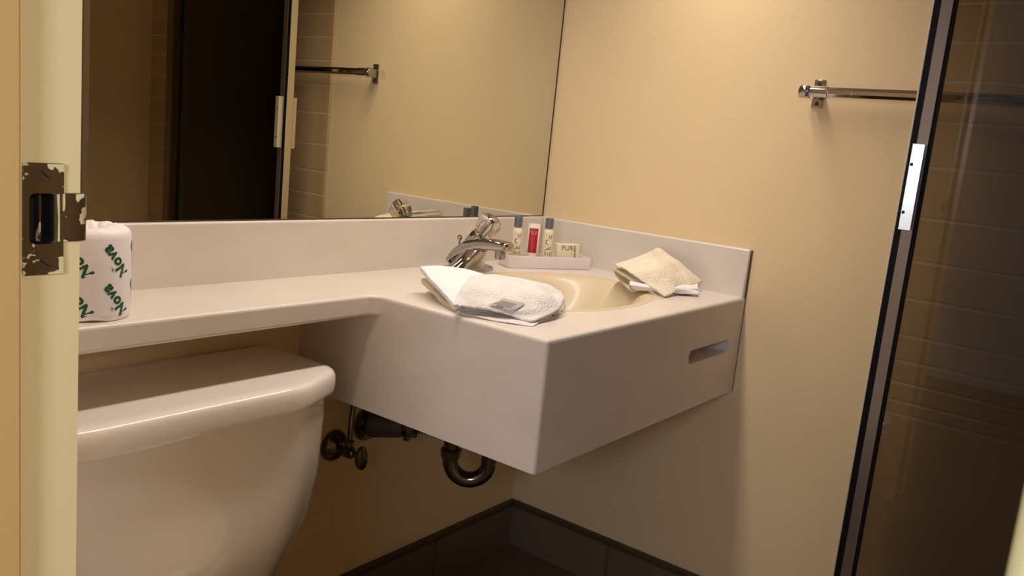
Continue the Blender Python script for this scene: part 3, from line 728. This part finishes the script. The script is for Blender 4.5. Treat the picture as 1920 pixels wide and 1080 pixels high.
t = thing('sink_drain_trap', 'dark chrome drain trap with rubber coupling under the basin', 'pipe', (-0.545, 0, -0.325))
P0 = Vector((-0.548, -0.0005, -0.322))
bm = NB(); lathe(bm, [(0.036, 0), (0.036, 0.004), (0.031, 0.012), (0.029, 0.016)], P0, (0.12, -1, 0.02), 32); obj('wall_flange', bm, m_dchrome, t)
ad = Vector((0.062, -0.160, 0.022)).normalized()
bm = NB(); lathe(bm, [(0.0270, 0.008), (0.0280, 0.012), (0.0280, 0.030), (0.0265, 0.033), (0.0265, 0.058), (0.0250, 0.075), (0.0235, 0.082), (0.0235, 0.110), (0.020, 0.111)], P0, ad, 32); obj('rubber_coupling', bm, m_rubber, t)
bm = NB(); lathe(bm, [(0.0240, 0.088), (0.0250, 0.0885), (0.0250, 0.098), (0.0240, 0.0985)], P0, ad, 32); cl = obj('hose_clamp', bm, m_dchrome, t)
bm = NB(); q = P0+ad*0.093+Vector((0.0, 0, -0.027)); bx(bm, q-Vector((0.006, 0.006, 0.004)), q+Vector((0.006, 0.006, 0.003))); obj('clamp_screw', bm, m_dchrome, cl, bev=0.001)
ML = Vector((-0.4797, -0.1763, 0)); MR = Vector((-0.4323, -0.2377, 0)); UC = (ML+MR)/2; ZC = -0.363; rr = (MR-ML).length/2; hd = (MR-ML).normalized()
arm_e = P0+ad*0.100
pts = [arm_e, arm_e+ad*0.025, Vector((ML.x-0.002, ML.y+0.012, -0.292)), Vector((ML.x, ML.y, -0.305)), Vector((ML.x, ML.y, -0.325))]
bm = NB(); tube(bm, spline(pts, 6), 0.0158, 22); obj('trap_arm', bm, m_dchrome, t)
bm = NB(); pp = [Vector((ML.x, ML.y, -0.326)), Vector((ML.x, ML.y, -0.338))]
for k in range(17):
    a = math.pi*k/16; pp.append(UC - hd*rr*math.cos(a) + Vector((0, 0, ZC - rr*math.sin(a))))
pp += [Vector((MR.x, MR.y, -0.335)), Vector((MR.x, MR.y, -0.300))]
tube(bm, pp, 0.0160, 24); obj('u_bend', bm, m_dchrome, t)
bm = NB(); lathe(bm, [(0.0165, -0.010), (0.0205, -0.0095), (0.0215, -0.004), (0.0215, 0.006), (0.0185, 0.0095), (0.0165, 0.010)], (ML.x, ML.y, -0.347), (0, 0, 1), 10); obj('slip_nut', bm, m_dchrome, t, angle=20)
bm = NB(); tube(bm, spline([Vector((MR.x, MR.y, -0.300)), Vector((MR.x, MR.y, -0.24)), Vector((BCX-0.02, BCY+0.02, -0.18)), Vector((BCX, BCY, -0.128))], 5), 0.0150, 20); obj('tailpiece', bm, m_dchrome, t)
bm = NB()
for k in range(3):
    z0 = P0+ad*(0.122+0.006*k)
    tube(bm, [z0+Vector((0.010, 0.004, 0.018)), z0+Vector((-0.012, -0.006, 0.012)), z0+Vector((-0.012, -0.004, -0.016))], 0.0014, 8)
obj('wrapped_wire', bm, mat('pale_wire', (176, 164, 138), 0.5), t)

# ------------------------------------------------------------------ towel bar on the right wall
t = thing('towel_bar', 'chrome towel bar on the right wall passing behind the shower door', 'towel bar', (0, -0.636, 0.428))
def bracket(y, nm):
    q = obj(nm, boxm((-0.003, y-0.011, 0.4005), (-0.0003, y+0.011, 0.4550)), m_chrome, t, bev=0.001)
    obj('post', boxm((-0.034, y-0.0075, 0.4155), (-0.003, y+0.0075, 0.4400)), m_chrome, q, bev=0.002)
    for z in (0.4085, 0.4475):
        bm = NB(); lathe(bm, [(0.0042, 0), (0.0040, 0.0008), (0.0025, 0.0014), (0.0001, 0.0015)], (-0.0031, y, z), (-1, 0, 0), 16); obj('screw', bm, m_screw, q)
bracket(-0.637, 'bracket'); bracket(-1.165, 'bracket')
def hexbar(bm, y0, y1, r_, n=8, cx=-0.040, cz=0.4285):
    rings = [[Vector((cx+r_*math.cos(math.pi/8+2*math.pi*k/n), y, cz+r_*math.sin(math.pi/8+2*math.pi*k/n))) for k in range(n)] for y in (y0, y1)]
    return loft(bm, rings)
obj('rail', hexbar(NB(), -0.640, -1.165, 0.0102), m_chrome, t, smooth=False, bev=0.0008)
obj('rail_sleeve', hexbar(NB(), -0.634, -0.668, 0.0114), m_chrome, t, smooth=False, bev=0.0008)
bm = NB(); lathe(bm, [(0.0118, 0), (0.0124, 0.001), (0.0124, 0.017), (0.0112, 0.0185), (0.0001, 0.019)], (-0.040, -0.632, 0.4285), (0, 1, 0), 28); obj('end_cap', bm, m_chrome, t)
bm = NB(); lathe(bm, [(0.0014, 0), (0.0012, 0.0007), (0.0001, 0.0009)], (-0.0500, -0.715, 0.4255), (-1, 0, -0.3), 12); obj('set_screw', bm, m_alu_b, t)

# ------------------------------------------------------------------ shower: swung-open bronze glass door, and the fixed pane
DX = -0.140; YS0, YS1 = -0.8515, -0.8855; YH = -1.440; DZ0, DZ1 = FL+0.135, 1.10
t = thing('shower_door', 'bronze glass shower door in aluminium frame swung open along right wall', 'shower door', (DX, YH, DZ0))
m_side = mat('pale_anodised_edge', (216, 196, 160), 0.45, 0.35)
def prism_y(pl, z0, z1):
    bm = NB(); loft(bm, [[Vector((x, y, z)) for x, y in pl] for z in (z0, z1)]); return bm
# stile: two raised lips, a black gasket channel and a flat satin face
stl = obj('latch_stile', prism_y([(DX-0.002, -0.8628), (DX-0.002, -0.8815), (DX+0.022, -0.8815), (DX+0.022, -0.8500), (DX+0.004, -0.8500), (DX+0.004, -0.8628)], DZ0, DZ1), m_alu, t, smooth=False, bev=0.0006, bseg=1)
obj('gasket', prism_y([(DX+0.001, -0.8520), (DX+0.001, -0.8628), (DX+0.0045, -0.8628), (DX+0.0045, -0.8520)], DZ0, DZ1), m_black, stl, smooth=False)
obj('edge_lip', prism_y([(DX, -0.8500), (DX, -0.8512), (DX+0.006, -0.8512), (DX+0.006, -0.8500)], DZ0, DZ1), m_alu_b, stl, smooth=False)
obj('side_face', prism_y([(DX+0.0015, -0.8490), (DX+0.0015, -0.8499), (DX+0.0215, -0.8499), (DX+0.0215, -0.8490)], DZ0, DZ1), m_side, stl, smooth=False)
obj('gasket', prism_y([(DX+0.001, -0.8817), (DX+0.001, -0.8865), (DX+0.012, -0.8865), (DX+0.012, -0.8817)], DZ0, DZ1), m_black, stl, smooth=False)
obj('glass_pane', boxm((DX+0.006, YH+0.016, DZ0+0.016), (DX+0.011, -0.8840, DZ1-0.016)), m_glass, t, smooth=False)
obj('hinge_stile', boxm((DX-0.002, YH, DZ0), (DX+0.022, YH+0.022, DZ1)), m_bronze, t, bev=0.001)
obj('bottom_rail', boxm((DX-0.002, YH+0.022, DZ0), (DX+0.020, -0.8840, DZ0+0.022)), m_alu, t, bev=0.001)
obj('top_rail', boxm((DX-0.002, YH+0.022, DZ1-0.022), (DX+0.020, -0.8840, DZ1)), m_alu, t, bev=0.001)
hz0, hz1 = 0.193, 0.3395
hb = obj('pull_handle', prism_y([(DX-0.0205, -0.8615), (DX-0.0170, -0.8805), (DX-0.0140, -0.8805), (DX-0.0165, -0.8640), (DX-0.002, -0.8640), (DX-0.002, -0.8615)], hz0, hz1), m_alu_b, t, smooth=False, bev=0.0006, label='bright flat pull strip with two dark screws')
for z in (hz0+0.030, hz1-0.035):
    bm = NB(); lathe(bm, [(0.0028, 0), (0.0026, 0.0006), (0.0001, 0.0008)], (DX-0.0201, -0.8650, z), (-1, 0, 0), 16); obj('screw', bm, m_screw, hb)
obj('pull_handle', prism_y([(DX+0.022, -0.8485), (DX+0.022, -0.8520), (DX+0.034, -0.8520), (DX+0.034, -0.8485)], hz0, hz1), m_side, t, smooth=False)

struct('trim_6', boxm((-0.136, WF-0.030, FL+0.12), (-0.114, WF+0.004, 1.15)), mat('tan_anodised_frame', (128, 104, 70), 0.4, 0.3), bev=0.001)

# ------------------------------------------------------------------ lift the whole place so that the floor is at height zero
for o in C.objects:
    if o.parent is None:
        if o.type == 'CAMERA': o.matrix_world = Matrix.Translation((0, 0, H)) @ o.matrix_world
        else: o.location.z += H
